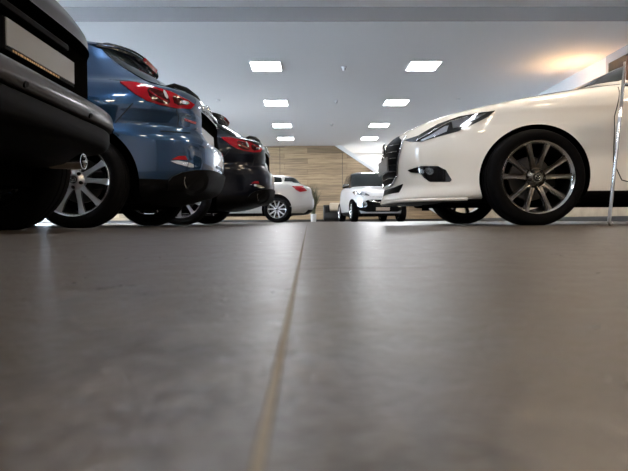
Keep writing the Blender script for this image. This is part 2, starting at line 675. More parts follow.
# ------------------------------------------------------------------ wheels
def build_wheel(parent, x, ysign, ytrack, R=0.326, rr=0.25, width=0.215, spoke='alloy', barrel='alloy', lip='bright_lip',
                rot=0.0, pair=16.5, nsp=5, detail=True, squash=0.0):
    """rim mesh is the wheel; tyre, disc, cap and nuts are its pieces. Outer face looks along -Y before turning."""
    h = width / 2
    bm = bmesh.new()
    # barrel and lip
    add_lathe(bm, [(rr, -h + .012), (rr - .006, -h + .006), (rr - .018, -h + .016), (rr - .026, -h + .03), (rr - .03, 0.02), (rr - .035, h - .02),
                   (rr, h - .01), (rr + .002, 0)], 72, closed=True)
    for f in bm.faces:
        f.material_index = 1
    for f in bm.faces:
        c = f.calc_center_median()
        if c.y < -h + .024:
            f.material_index = 2
    # spokes
    y0 = -h + .022
    for k in range(nsp):
        for sg in (-1, 1):
            base = rot + k * 2 * PI / nsp + sg * math.radians(pair)
            inner = rot + k * 2 * PI / nsp + sg * math.radians(pair * .86)
            secs = []
            for t in np.linspace(0, 1, 7):
                r_ = .042 + (rr - .012 - .042) * t
                an = inner + (base - inner) * t
                wd = (.0215 - .007 * math.sin(PI * t)) * (rr / .24)
                if t > .85:
                    wd *= 1.15
                dip = y0 + .020 - .024 * t ** .8 + .012 * (1 - t) ** 3
                d = Vector((math.cos(an), 0, math.sin(an)))
                q = Vector((-math.sin(an), 0, math.cos(an)))
                c = d * r_
                prof = [(-wd, .004), (-wd * .82, -.001), (0, -.0005 + .003), (wd * .82, -.001), (wd, .004), (wd * .8, .034), (-wd * .8, .034)]
                secs.append([bm.verts.new(c + q * u + Vector((0, dip + v, 0))) for u, v in prof])
            for A, B in zip(secs, secs[1:]):
                for i in range(7):
                    f = bm.faces.new((A[i], A[(i + 1) % 7], B[(i + 1) % 7], B[i]))
                    f.material_index = 0 if i < 4 else 1
    # hub
    nb = len(bm.verts)
    hb = bmesh.new()
    add_lathe(hb, [(.026, y0 + .006), (.034, y0 + .004), (.056, y0 + .014), (.066, y0 + .026), (.064, y0 + .07), (.02, y0 + .075)], 40)
    m2 = bpy.data.meshes.new('t')
    hb.to_mesh(m2)
    hb.free()
    bm.from_mesh(m2)
    bpy.data.meshes.remove(m2)
    w = obj('wheel', bm, [M[spoke], M[barrel], M[lip]], parent, smooth=True, angle=35)
    w.location = (x, ysign * (ytrack - h), R - squash)
    if ysign > 0:
        w.rotation_euler = (0, 0, PI)
    # tyre
    bm = bmesh.new()
    q = R - rr
    prof = [(rr - .004, -h + .016), (rr + .006, -h + .004), (rr + q * .35, -h - .004), (rr + q * .62, -h - .002), (rr + q * .85, -h + .010),
            (R - .006, -h + .026), (R, -h + .045), (R, -.03), (R - .006, -.027), (R - .006, -.021), (R, -.018), (R, .018), (R - .006, .021), (R - .006, .027), (R, .03),
            (R, h - .045), (R - .006, h - .026), (rr + q * .85, h - .010), (rr + q * .5, h + .004), (rr, h - .012), (rr - .004, h - .02)]
    add_lathe(bm, prof, 80, closed=True)
    if squash:
        for v in bm.verts:
            lim = -(R - squash)
            if v.co.z < lim:
                v.co.z = lim
    obj('tyre', bm, M['rubber'], w, smooth=True, angle=40)
    if detail:
        bm = bmesh.new()
        add_lathe(bm, [(.06, .0), (.15, .0), (.152, .004), (.152, .02), (.06, .02)], 48)
        bmesh.ops.translate(bm, verts=bm.verts, vec=(0, 0.03 - .0, 0))
        obj('brake_disc', bm, M['steel'], w, smooth=True, angle=35)
        bm = bmesh.new()
        add_box(bm, (.085, .0, -.06), (.165, .06, .06), .012)
        obj('brake_caliper', bm, M['gun_dark'], w, smooth=True, angle=35)
        bm = bmesh.new()
        add_lathe(bm, [(.0015, y0 - .0005), (.02, y0 + .0005), (.0265, y0 + .003), (.0265, y0 + .012)], 32)
        cap = obj('centre_cap', bm, M['gun_dark'], w, smooth=True, angle=35)
        bm = bmesh.new()
        ring = [(.019 * math.cos(a), y0 - .0015, .0165 * math.sin(a)) for a in np.linspace(0, 2 * PI, 24, endpoint=False)]
        add_tube(bm, ring, .0018, 5, closed=True)
        add_tube(bm, [(-.017, y0 - .0015, .005), (-.008, y0 - .0025, .004), (0, y0 - .0025, -.008), (.008, y0 - .0025, .004), (.017, y0 - .0015, .005)], .002, 5)
        obj('emblem', bm, M['chrome'], w, smooth=True)
        for k in range(5):
            a = rot + (k + .5) * 2 * PI / 5
            bm = bmesh.new()
            add_lathe(bm, [(.005, y0 + .004), (.011, y0 + .005), (.013, y0 + .010), (.013, y0 + .03)], 10)
            bmesh.ops.translate(bm, verts=bm.verts, vec=(.050 * math.cos(a), 0, .050 * math.sin(a)))
            obj('wheel_nut', bm, M['gun_dark'], w, smooth=True, angle=30)
    return w


def wing_emblem(name, c, ax, ay, nrm, w, parent, ring=True):
    """oval ring with a spread wing inside; ax across, ay up, nrm outwards"""
    bm = bmesh.new()
    c, ax, ay, nrm = Vector(c), Vector(ax), Vector(ay), Vector(nrm)
    P = lambda u, v, k=0: c + ax * u * w + ay * v * w + nrm * k
    add_tube(bm, [P(.5 * math.cos(a), .40 * math.sin(a)) for a in np.linspace(0, 2 * PI, 32, endpoint=False)], w * .045, 6, closed=True)
    add_tube(bm, [P(-.46, .12), P(-.30, .13, .002), P(-.12, .02, .004), P(0, -.18, .004), P(.12, .02, .004), P(.30, .13, .002), P(.46, .12)], w * .05, 6)
    return obj(name, bm, M['chrome'], parent, smooth=True)


def text_part(name, s, size, loc, rot, mat, parent, depth=.002):
    cu = bpy.data.curves.new(name, 'FONT')
    cu.body = s
    cu.size = size
    cu.extrude = depth
    cu.align_x = 'CENTER'
    t = bpy.data.objects.new(name, cu)
    COL.objects.link(t)
    dg = bpy.context.evaluated_depsgraph_get()
    me = bpy.data.meshes.new_from_object(t.evaluated_get(dg))
    bpy.data.objects.remove(t)
    o = link(name, me, parent)
    me.materials.clear()
    me.materials.append(M[mat])
    o.location = loc
    o.rotation_euler = rot
    return o


def plate_box(h, w, hgt, parent):
    """flat blank plate standing just off the skin, leaning with it"""
    p, n = h
    n = Vector((n.x, 0, n.z)).normalized()
    sx = 1 if n.x > 0 else -1
    bm = bmesh.new()
    add_box(bm, (-.006, -w / 2, -hgt / 2), (.006, w / 2, hgt / 2), .002)
    o = obj('number_plate', bm, M['plate'], parent)
    o.location = Vector((p.x, 0, p.z)) + n * .016
    o.rotation_euler = (0, -math.atan2(n.z, n.x * sx) * sx, 0)
    return o


# ------------------------------------------------------------------ compact hatchback
HATCH_WB = 2.70
#        z     xf     xr     w     nf   nr
HATCH = [
    (0.165, -0.58, 3.00, 0.66, 4.0, 4.0),
    (0.175, -0.77, 3.10, 0.74, 4.0, 4.0),
    (0.185, -0.88, 3.16, 0.80, 3.4, 4.0),
    (0.200, -0.905, 3.22, 0.845, 3.2, 4.0),
    (0.240, -0.885, 3.34, 0.872, 3.2, 4.0),
    (0.300, -0.870, 3.46, 0.880, 3.2, 3.8),
    (0.400, -0.880, 3.505, 0.884, 3.2, 3.7),
    (0.500, -0.893, 3.520, 0.888, 3.2, 3.6),
    (0.580, -0.890, 3.520, 0.891, 3.2, 3.6),
    (0.640, -0.877, 3.508, 0.893, 3.2, 3.6),
    (0.680, -0.855, 3.480, 0.893, 3.2, 3.6),
    (0.710, -0.815, 3.465, 0.892, 3.3, 3.6),
    (0.750, -0.735, 3.458, 0.889, 3.6, 3.7),
    (0.790, -0.615, 3.456, 0.885, 4.2, 3.8),
    (0.830, -0.440, 3.455, 0.878, 5.0, 3.9),
    (0.870, -0.210, 3.452, 0.868, 6.0, 3.9),
    (0.910, 0.030, 3.448, 0.852, 6.5, 3.9),
    (0.940, 0.200, 3.440, 0.835, 6.5, 3.9),
    (0.965, 0.315, 3.430, 0.815, 6.0, 3.9),
    (0.985, 0.400, 3.415, 0.797, 6.0, 3.9),
    (1.005, 0.455, 3.380, 0.780, 6.0, 3.8),
    (1.030, 0.505, 3.310, 0.762, 5.8, 3.6),
    (1.060, 0.560, 3.240, 0.745, 5.5, 3.5),
    (1.140, 0.720, 3.100, 0.700, 5.0, 3.6),
    (1.210, 0.880, 2.985, 0.662, 4.6, 3.8),
    (1.270, 1.030, 2.905, 0.634, 4.4, 4.0),
    (1.318, 1.165, 2.870, 0.602, 4.2, 4.0),
    (1.328, 1.200, 2.960, 0.592, 4.0, 3.4),
    (1.346, 1.260, 2.945, 0.572, 4.0, 3.3),
    (1.366, 1.340, 2.850, 0.540, 3.8, 3.3),
    (1.386, 1.430, 2.690, 0.500, 3.6, 3.3),
    (1.408, 1.550, 2.450, 0.440, 3.4, 3.3),
    (1.428, 1.670, 2.270, 0.365, 3.0, 3.2),
    (1.444, 1.790, 2.130, 0.230, 2.6, 2.8),
    (1.452, 1.900, 2.020, 0.090, 2.2, 2.2),
]
BLUE_LOC = Vector((-1.553 - HATCH_WB, 4.2, 0))
WHITE_LOC = Vector((1.54, 4.2, 0))
BLACK_LOC = Vector((-1.43 - HATCH_WB, 6.5, 0))


def hatchback(loc, label, paint_m, rim, rear_ext=0.0, rots=(0, 0, 0, 0), rear_arch=.395):
    root = empty('hatchback_car', loc, label, 'car')
    rows = []
    for (z, xf, xr, w, nf, nr) in HATCH:
        k = min(1, max(0, (xr - 1.2) / 2.2))
        rows.append((z, xf, xr + rear_ext * k, w, nf, nr))
    ax = (0.0, HATCH_WB)
    bm = make_body(rows, ax)
    S = Shape(bm, WHITE_LOC)
    SR = Shape(bm, BLUE_LOC, (rear_ext, 0, 0))
    for f in bm.faces:
        c = f.calc_center_median()
        zlow = .235 if c.x < 2.9 else .30
        if c.z < (.205 if c.x < 0.3 else zlow if c.x < 2.95 else .345) and not (c.x < -.3 and c.z > .185):
            f.material_index = 1
        if c.x > 3.2 and c.z < .40 and abs(c.y) < .56:
            f.material_index = 1
    cuts = []
    for s in (-1, 1):
        y0, y1 = sorted((s * .52, s * 1.2))
        cuts.append((0.0, .326, .354, y0, y1))
        cuts.append((HATCH_WB, .326, rear_arch, y0, y1))
    body = finish_body(bm, cuts, [M[paint_m], M['plastic'], M['liner']], root, boxes=[((3.412 + rear_ext, -.335, .632), (3.9, .335, .878))])
    # dark underbody with floor pan and silencer
    bm = bmesh.new()
    add_box(bm, (-.55, -.5, .15), (3.05, .5, .34), .03)
    obj('underbody', bm, M['liner'], root)
    bm = bmesh.new()
    add_box(bm, (-.575, -.03, .118), (-.525, .03, .20), .006)
    obj('tow_bracket', bm, M['liner'], root)
    # -------- glass
    S.patch('windscreen', [(-.71, 1.0), (.71, 1.0), (.57, 1.31), (.30, 1.385), (-.30, 1.385), (-.57, 1.31)], S.front, M['glass'], root, .004, .02)
    S.patch('side_window', [(.70, 1.0), (1.22, 1.255), (1.45, 1.285), (1.68, 1.29), (1.68, .985)], S.side, M['glass'], root, .004, .02, mirror=True)
    S.patch('side_window', [(1.74, .985), (1.74, 1.285), (2.1, 1.27), (2.4, 1.2), (2.52, 1.09), (2.5, 1.04), (2.4, 1.0)], S.side, M['glass'], root, .004, .02, mirror=True)
    SR.patch('rear_window', [(-.56, 1.02), (.56, 1.02), (.50, 1.305), (-.50, 1.305)], SR.rear, M['glass'], root, .004, .02)
    # dark spoiler edge and its brake lamp
    SR.patch('rear_spoiler', [(-.52, 1.324), (.52, 1.324), (.46, 1.348), (-.46, 1.348)], SR.rear, M['gloss_black'], root, .012, .02)
    SR.patch('brake_lamp', [(-.16, 1.327), (.16, 1.327), (.16, 1.336), (-.16, 1.336)], SR.rear, M['red'], root, .016, .01)
    # rear wiper along the foot of the window
    bm = bmesh.new()
    add_tube(bm, [(3.20 + rear_ext, -.56, .998), (3.265 + rear_ext, -.44, 1.05), (3.31 + rear_ext, -.25, 1.068), (3.33 + rear_ext, 0, 1.07), (3.32 + rear_ext, .25, 1.06), (3.27 + rear_ext, .42, 1.04)],
             [.010, .017, .019, .019, .017, .010], 10)
    add_tube(bm, [(3.28 + rear_ext, 0, 1.03), (3.33 + rear_ext, 0, 1.07)], .02, 10)
    obj('rear_wiper', bm, M['plastic'], root, smooth=True)
    # -------- rear lamps, badge, plate, bumper pieces, laid where the rear quarter shows them
    tl = [(120, 82.5), (135, 83), (152, 87), (170, 92), (188, 101), (194, 105), (190, 109), (176, 108.5), (160, 105), (147, 101), (135, 94)]
    lamp = SR.patch('tail_lamp', tl, SR.view, M['red'], root, .010, .03, mirror=True)
    SR.patch('lamp_core', [(146, 88), (160, 91), (168, 97), (170, 104.5), (160, 103.5), (150, 99)], SR.view, M['dark_red'], lamp, .013, .0, round_=1)
    SR.patch('lamp_core', [(171, 94.5), (184, 101), (189, 105), (174, 106)], SR.view, M['dark_red'], lamp, .013, .0, round_=1)
    SR.patch('lamp_lens', [(162, 91), (165, 92), (168, 99), (165, 99)], SR.view, M['lens_silver'], lamp, .016, .0, round_=1)
    SR.patch('lamp_lens', [(181, 100.5), (188, 102.5), (187, 105), (180.5, 104)], SR.view, M['lens_silver'], lamp, .016, .0, round_=1)
    SR.line('light_bar', [(149, 92), (157, 97.5), (167, 102)], SR.view, .006, M['red'], lamp, .014)
    SR.line('tailgate_seam', [(176, 109), (179, 118), (176, 131)], SR.view, .0035, M['seam'], root)
    SR.line('bumper_seam', [(133, 103), (124, 113), (115, 123)], SR.view, .0035, M['seam'], root, mirror=True)
    SR.line('bumper_seam', [(160, 131), (176, 132), (190, 133)], SR.view, .004, M['seam'], root, mirror=True)
    plate_box((Vector((3.404 + rear_ext, 0, .722)), Vector((1, 0, .06))), .52, .112, root)
    SR.patch('boot_handle', [(-.27, .90), (.27, .90), (.27, .925), (-.27, .925)], SR.rear, M['chrome'], root, .016, .0)
    SR.patch('rear_reflector', [(171.5, 159.5), (178, 156), (185, 156), (187, 160)], SR.view, M['red'], root, .008, .01, mirror=True)
    SR.patch('reflector_trim', [(170, 161), (178, 160.5), (190, 163), (198, 167), (190, 167.5), (176, 163.5)], SR.view, M['chrome'], root, .005, .01, mirror=True)
    SR.patch('rear_diffuser', [(-.62, .25), (.62, .25), (.66, .34), (.58, .41), (.3, .44), (-.3, .44), (-.58, .41), (-.66, .34)], SR.rear, M['plastic'], root, .016, .02, step=.022, round_=1)
    SR.line('exhaust_trim', [(183.8, 176.5), (182.9, 180), (184, 184.5), (186, 187)], SR.view, .009, M['chrome'], root, .008, mirror=True)
    # badge lettering left of the plate and winged emblem on the tailgate
    if paint_m == 'blue_paint':
        h = SR.hit(SR.rear, -.50, .80)
        text_part('badge_lettering', 'SKYACTIV', .030, h[0] + Vector((.003, 0, 0.0)), (PI / 2, 0, PI / 2 + -.35), 'chrome', root)
        text_part('badge_lettering', 'TECHNOLOGY', .022, h[0] + Vector((.004, 0, -.035)), (PI / 2, 0, PI / 2 - .35), 'badge_red', root)
    h = SR.hit(SR.rear, 0, .96)
    wing_emblem('tailgate_emblem', h[0] + h[1] * .008, (0, 1, 0), h[1].cross(Vector((0, 1, 0))) * -1, h[1], .11, root)
    # -------- front: grille, lamps
    g = S.patch('grille', [(-.40, .60), (-.33, .385), (-.22, .335), (.22, .335), (.33, .385), (.40, .60), (.39, .65), (.30, .69), (-.30, .69), (-.39, .65)], S.front, M['grille_black'], root, .004, .02)
    for z in (.38, .43, .48, .53, .58, .63):
        wd = .315 + (z - .365) * .27
        S.line('grille_bar', [(-wd, z - .015), (-wd * .5, z), (0, z), (wd * .5, z), (wd, z - .015)], S.front, .0035, M['gunmetal'], g, .008)
    S.line('grille_surround', [(-.43, .672), (-.415, .58), (-.345, .38), (-.23, .325), (0, .317), (.23, .325), (.345, .38), (.415, .58), (.43, .672)], S.front, .010, M['chrome'], root, .006)
    S.patch('lower_intake', [(-.36, .252), (.36, .252), (.40, .315), (.27, .298), (-.27, .298), (-.40, .315)], S.front, M['plastic'], root, .004, .02)
    S.line('front_lip', [(-.70, .192), (-.4, .19), (0, .19), (.4, .19), (.70, .192)], S.front, .012, M[paint_m], root, .006)
    h = S.hit(S.front, 0, .615)
    bm = bmesh.new()
    wing_emblem('grille_emblem', h[0] + h[1] * .012, (0, 1, 0), (0, 0, 1), h[1], .15, root)
    plate_box(S.hit(S.front, 0.03, .485), .48, .112, root)
    hl = [(404, 140.5), (418, 136), (438, 124.5), (459, 117), (480, 113), (495, 111), (488, 117), (477, 122.5), (459, 131), (440, 136), (421, 142), (410, 142)]
    lamp = S.patch('headlamp', hl, S.view, M['gloss_black'], root, .006, .02, mirror=True)
    S.patch('lamp_lens', [(421, 140.5), (430, 136), (445, 127), (449, 126), (447, 132), (436, 136.5), (424, 141)], S.view, M['lens_silver'], lamp, .010, 0)
    S.patch('lamp_lens', [(452, 121), (470, 117), (487, 113.5), (478, 119), (462, 127), (453, 129)], S.view, M['lens_clear'], lamp, .010, 0)
    S.line('lamp_trim', [(417, 141), (436, 130), (451, 122), (468, 117)], S.view, .004, M['lens_silver'], lamp, .010)
    fg = [(408, 170), (421, 166), (438, 166), (446, 170), (452, 180), (450, 182), (430, 182), (424, 178), (421, 174)]
    fog = S.patch('fog_lamp_recess', fg, S.view, M['gloss_black'], root, .003, .02, mirror=True)
    S.patch('fog_lamp', [(424, 168), (433, 168), (434, 174), (428, 175)], S.view, M['lens_silver'], fog, .008, 0, round_=1)
    S.patch('fog_trim', [(408, 170.5), (420, 168), (429, 172), (423, 173.5), (412, 172.5)], S.view, M['chrome'], fog, .008, 0)
    # -------- flank seams, mirrors, handles
    S.line('door_seam', [(.56, .93), (.50, .72), (.50, .42), (.56, .30), (.70, .265)], S.side, .0035, M['seam'], root, mirror=True)
    S.line('door_seam', [(1.70, .96), (1.72, .6), (1.68, .27)], S.side, .0035, M['seam'], root, mirror=True)
    S.line('door_seam', [(.70, .265), (1.68, .265), (2.2, .27), (2.34, .55), (2.5, .80), (2.55, .95)], S.side, .0035, M['seam'], root, mirror=True)
    S.line('bonnet_seam', [(-.50, .815), (-.1, .885), (.3, .93), (.60, .96)], S.side, .003, M['seam'], root, mirror=True)
    for s in (-1, 1):
        bm = bmesh.new()
        add_box(bm, (.82, .90, .965), (.97, 1.10, 1.10), .04, 4)
        add_box(bm, (.86, .72, .965), (.94, .93, 1.0), .012)
        if s < 0:
            for v in bm.verts:
                v.co.y *= -1
        obj('wing_mirror', bm, M[paint_m], root, smooth=True, angle=50)
        for xh in (1.52, 2.42):
            bm = bmesh.new()
            hh = S.hit(S.side, xh, .80)
            y = -hh[0].y
            add_tube(bm, [(xh - .1, s * (y - .005), .80), (xh - .07, s * (y + .03), .803), (xh + .07, s * (y + .03), .803), (xh + .1, s * (y - .005), .80)], .012, 8)
            obj('door_handle', bm, M[paint_m], root, smooth=True)
    # -------- wheels
    cfg = dict(alloy=('alloy', 'alloy', 'bright_lip'), gun=('gunmetal', 'gun_dark', 'bright_lip'))[rim]
    i = 0
    for xa in ax:
        for s in (-1, 1):
            build_wheel(root, xa, s, .885, spoke=cfg[0], barrel='gun_dark' if rim == 'gun' else 'gun_dark', lip=cfg[2], rot=rots[i], squash=.004)
            i += 1
    return root


white = hatchback(WHITE_LOC, 'white hatchback on dark ten-spoke alloys, nose towards the aisle', 'white_paint', 'gun',
                  rots=(math.radians(18), .3, .5, .1))
blue = hatchback(BLUE_LOC, 'blue hatchback with its tail to the aisle, between the two darker cars', 'blue_paint', 'alloy',
                 rots=(.2, .3, math.radians(-60), .5))
black = hatchback(BLACK_LOC, 'black hatchback parked beyond the blue one, tail to the aisle', 'black_paint', 'alloy', rear_ext=.17,
                  rots=(.2, .3, .6, .5))

# ------------------------------------------------------------------ dark crossover close to the lens
SUV = [
    (0.300, -0.70, 3.00, 0.70, 4, 4),
    (0.305, -0.80, 3.10, 0.78, 4, 4),
    (0.315, -0.86, 3.17, 0.84, 4, 4.4),
    (0.350, -0.88, 3.22, 0.870, 4, 4.8),
    (0.385, -0.89, 3.27, 0.885, 4, 5.2),
    (0.395, -0.89, 3.335, 0.890, 4, 5.6),
    (0.440, -0.89, 3.355, 0.893, 4, 5.8),
    (0.478, -0.89, 3.355, 0.893, 4, 5.8),
    (0.486, -0.89, 3.335, 0.890, 4, 5.8),
    (0.494, -0.89, 3.365, 0.894, 4, 5.8),
    (0.520, -0.90, 3.375, 0.897, 4, 5.8),
    (0.555, -0.90, 3.370, 0.897, 4, 5.8),
    (0.575, -0.89, 3.355, 0.896, 4, 5.6),
    (0.585, -0.88, 3.320, 0.892, 4, 5.4),
    (0.590, -0.88, 3.285, 0.890, 4, 5.2),
    (0.600, -0.87, 3.285, 0.890, 4, 5.0),
    (0.700, -0.84, 3.285, 0.888, 4, 5.0),
    (0.820, -0.74, 3.285, 0.885, 4.4, 5.0),
    (0.868, -0.64, 3.285, 0.882, 5, 5.0),
    (0.880, -0.60, 3.278, 0.880, 5, 5.0),
    (0.920, -0.40, 3.280, 0.875, 6, 4.8),
    (0.970, -0.10, 3.255, 0.862, 6, 4.6),
    (1.010, 0.30, 3.225, 0.845, 6, 4.4),
    (1.050, 0.55, 3.180, 0.825, 5, 4.0),
    (1.090, 0.66, 3.120, 0.805, 4, 4.0),
    (1.200, 0.88, 2.960, 0.750, 4, 4.0),
    (1.350, 1.18, 2.790, 0.680, 4, 4.0),
    (1.420, 1.33, 2.740, 0.640, 4, 4.0),
    (1.440, 1.38, 2.900, 0.625, 4, 3.6),
    (1.480, 1.50, 2.860, 0.580, 3.8, 3.6),
    (1.520, 1.66, 2.650, 0.490, 3.6, 3.4),
    (1.545, 1.82, 2.450, 0.350, 3.2, 3.0),
    (1.553, 1.95, 2.300, 0.160, 2.6, 2.6),
]
SUV_WB = 2.66
SUV_LOC = Vector((-1.66 - SUV_WB, 1.96, 0))


def crossover():
    root = empty('crossover_car', SUV_LOC, 'dark bronze crossover nearest the camera, only its rear bumper and hatch in view', 'car')
    bm = make_body(SUV, (0, SUV_WB), .015)
    S = Shape(bm, SUV_LOC)
    for f in bm.faces:
        c = f.calc_center_median()
        if c.z < .482:
            f.material_index = 1
    cuts = []
    for s in (-1, 1):
        y0, y1 = sorted((s * .50, s * 1.2))
        cuts.append((0.0, .345, .385, y0, y1))
        cuts.append((SUV_WB, .345, .385, y0, y1))
    finish_body(bm, cuts, [M['brown_paint'], M['plastic'], M['liner']], root, boxes=[((3.19, -.82, .594), (3.7, .80, .872))])
    bm = bmesh.new()
    add_box(bm, (-.5, -.48, .20), (3.0, .48, .40), .03)
    obj('underbody', bm, M['liner'], root)
    # plate inside the recess
    bm = bmesh.new()
    add_box(bm, (3.196, -.175, .650), (3.262, .345, .765), .004)
    obj('plate_frame', bm, M['plastic'], root)
    bm = bmesh.new()
    add_box(bm, (3.255, -.17, .664), (3.266, .34, .762), .002)
    obj('number_plate', bm, M['plate_dim'], root)
    bm = bmesh.new()
    yy = -.13
    while yy < .20:
        wd = random.choice((.008, .012, .02))
        add_box(bm, (3.2615, yy, .653), (3.2635, yy + wd, .661))
        yy += wd + .006
    obj('frame_print', bm, M['print_orange'], root)
    bm = bmesh.new()
    add_box(bm, (3.20, -.30, .800), (3.262, .30, .826), .006)
    obj('hatch_handle', bm, M['grille_black'], root)
    S.line('bumper_trim', [(-.80, .583), (-.4, .586), (0, .586), (.4, .586), (.80, .583)], S.rear, .003, M['chrome'], root, .001)
    S.patch('rear_window', [(-.70, 1.12), (.70, 1.12), (.58, 1.40), (-.58, 1.40)], S.rear, M['glass'], root, .004, .02)
    S.patch('tail_lamp', [(.81, .70), (.81, .80), (.80, .90), (.82, .93), (.866, .88), (.868, .70)], S.rear, M['red'], root, .006, .02, mirror=True)
    S.patch('lamp_trim', [(.815, .74), (.815, .85), (.84, .85), (.84, .74)], S.rear, M['chrome'], root, .008, .01, mirror=True)
    for y in (-.62, -.25, .25, .62):
        h = S.hit(S.rear, y, .505)
        bm = bmesh.new()
        add_lathe(bm, [(.001, -.006), (.0105, -.0055), (.012, -.003), (.012, .004)], 20)
        bmesh.ops.rotate(bm, verts=bm.verts, cent=(0, 0, 0), matrix=Vector((0, -1, 0)).rotation_difference(h[1]).to_matrix())
        o = obj('parking_sensor', bm, M['plastic'], root, smooth=True, angle=40)
        o.location = h[0]
    for s in (-1, 1):
        bm = bmesh.new()
        add_lathe(bm, [(.033, .004), (.035, 0), (.038, 0), (.039, .006), (.036, .16), (.030, .16)], 24, closed=True)
        bmesh.ops.rotate(bm, verts=bm.verts, cent=(0, 0, 0), matrix=Matrix.Rotation(PI / 2, 3, 'Z'))
        o = obj('exhaust_tip', bm, M['chrome'], root, smooth=True, angle=40)
        o.location = (3.23, s * .50, .335)
        bm = bmesh.new()
        add_lathe(bm, [(.001, .02), (.0335, .02), (.0335, .03)], 24)
        bmesh.ops.rotate(bm, verts=bm.verts, cent=(0, 0, 0), matrix=Matrix.Rotation(PI / 2, 3, 'Z'))
        obj('bore_shade_disc', bm, M['liner'], o)  # dark disc stands in for the shade inside the hollow pipe
    S.patch('windscreen', [(-.68, 1.1), (.68, 1.1), (.52, 1.47), (-.52, 1.47)], S.front, M['glass'], root, .004, .02)
    S.patch('side_window', [(.95, 1.10), (1.5, 1.40), (2.45, 1.38), (2.72, 1.20), (2.5, 1.08)], S.side, M['glass'], root, .004, .02, mirror=True)
    for xa in (0, SUV_WB):
        for s in (-1, 1):
            build_wheel(root, xa, s, .885, R=.345, rr=.23, width=.225, spoke='alloy', barrel='gun_dark', rot=.4, squash=.005)
    return root


crossover()

# ------------------------------------------------------------------ silver white coupe far down the row
COUPE = [
    (0.185, -0.70, 3.30, 0.72, 4, 4),
    (0.200, -0.86, 3.42, 0.82, 4, 4),
    (0.240, -0.90, 3.52, 0.89, 3.6, 4),
    (0.330, -0.93, 3.60, 0.905, 3.4, 4),
    (0.450, -0.95, 3.64, 0.912, 3.4, 3.8),
    (0.560, -0.94, 3.64, 0.915, 3.4, 3.6),
    (0.660, -0.89, 3.61, 0.915, 3.6, 3.6),
    (0.760, -0.74, 3.585, 0.910, 4.4, 3.6),
    (0.840, -0.46, 3.57, 0.895, 5.5, 3.6),
    (0.900, -0.10, 3.53, 0.875, 6, 3.6),
    (0.945, 0.25, 3.44, 0.850, 6, 3.8),
    (0.975, 0.52, 3.38, 0.825, 5, 4),
    (1.000, 0.66, 3.30, 0.800, 4, 4),
    (1.060, 0.80, 3.24, 0.755, 4, 4),
    (1.120, 0.95, 3.18, 0.715, 4, 4),
    (1.165, 1.06, 3.10, 0.680, 4, 4),
    (1.190, 1.15, 2.98, 0.640, 4, 4),
    (1.208, 1.26, 2.76, 0.56, 4, 4),
    (1.222, 1.45, 2.42, 0.42, 3.4, 3.4),
    (1.230, 1.60, 2.15, 0.22, 3, 3),
]
COUPE_WB = 2.70
COUPE_LOC = Vector((-0.77 - COUPE_WB, 13.3, 0))


def coupe():
    root = empty('coupe_car', COUPE_LOC, 'silver white coupe at the far end of the row, beside the potted grass', 'car')
    bm = make_body(COUPE, (0, COUPE_WB), .012)
    S = Shape(bm, COUPE_LOC)
    for f in bm.faces:
        if f.calc_center_median().z < .225:
            f.material_index = 1
    cuts = []
    for s in (-1, 1):
        y0, y1 = sorted((s * .52, s * 1.2))
        cuts += [(0.0, .335, .37, y0, y1), (COUPE_WB, .335, .37, y0, y1)]
    finish_body(bm, cuts, [M['silver_paint'], M['plastic'], M['liner']], root)
    bm = bmesh.new()
    add_box(bm, (-.55, -.5, .17), (3.05, .5, .34), .03)
    obj('underbody', bm, M['liner'], root)
    S.patch('side_window', [(.95, 1.0), (1.35, 1.145), (1.9, 1.17), (2.6, 1.155), (2.80, 1.13), (2.83, 1.03), (2.8, 1.0)], S.side, M['glass'], root, .004, .02, mirror=True)
    S.patch('quarter_window', [(2.88, 1.03), (2.90, 1.13), (3.04, 1.125), (3.16, 1.03)], S.side, M['glass'], root, .004, .02, mirror=True)
    S.patch('rear_window', [(-.66, 1.005), (.66, 1.005), (.58, 1.14), (-.58, 1.14)], S.rear, M['glass'], root, .004, .02)
    S.patch('windscreen', [(-.68, 1.0), (.68, 1.0), (.55, 1.2), (-.55, 1.2)], S.front, M['glass'], root, .004, .02)
    S.patch('tail_lamp', [(292, 186.3), (298, 186.2), (303, 186.2), (307, 191), (300, 192), (296, 190)], S.view, M['red'], root, .012, .02, mirror=True)
    S.patch('headlamp', [(-.80, .70), (-.45, .80), (-.2, .82), (-.4, .72), (-.7, .66)], S.side, M['lens_clear'], root, .006, .02, mirror=True)
    S.line('bumper_crease', [(3.0, .40), (3.3, .42), (3.5, .46)], S.side, .008, M['silver_paint'], root, .002, mirror=True)
    S.line('door_seam', [(.62, .92), (.60, .4), (.75, .27), (1.9, .27), (2.1, .5), (2.12, .95)], S.side, .004, M['seam'], root, mirror=True)
    S.patch('rear_diffuser', [(-.6, .21), (.6, .21), (.6, .32), (-.6, .32)], S.rear, M['plastic'], root, .006, .02)
    for xa in (0, COUPE_WB):
        for s in (-1, 1):
            build_wheel(root, xa, s, .905, R=.335, rr=.235, width=.225, spoke='alloy', barrel='gun_dark', rot=.3, squash=.004, pair=18)
    return root


coupe()

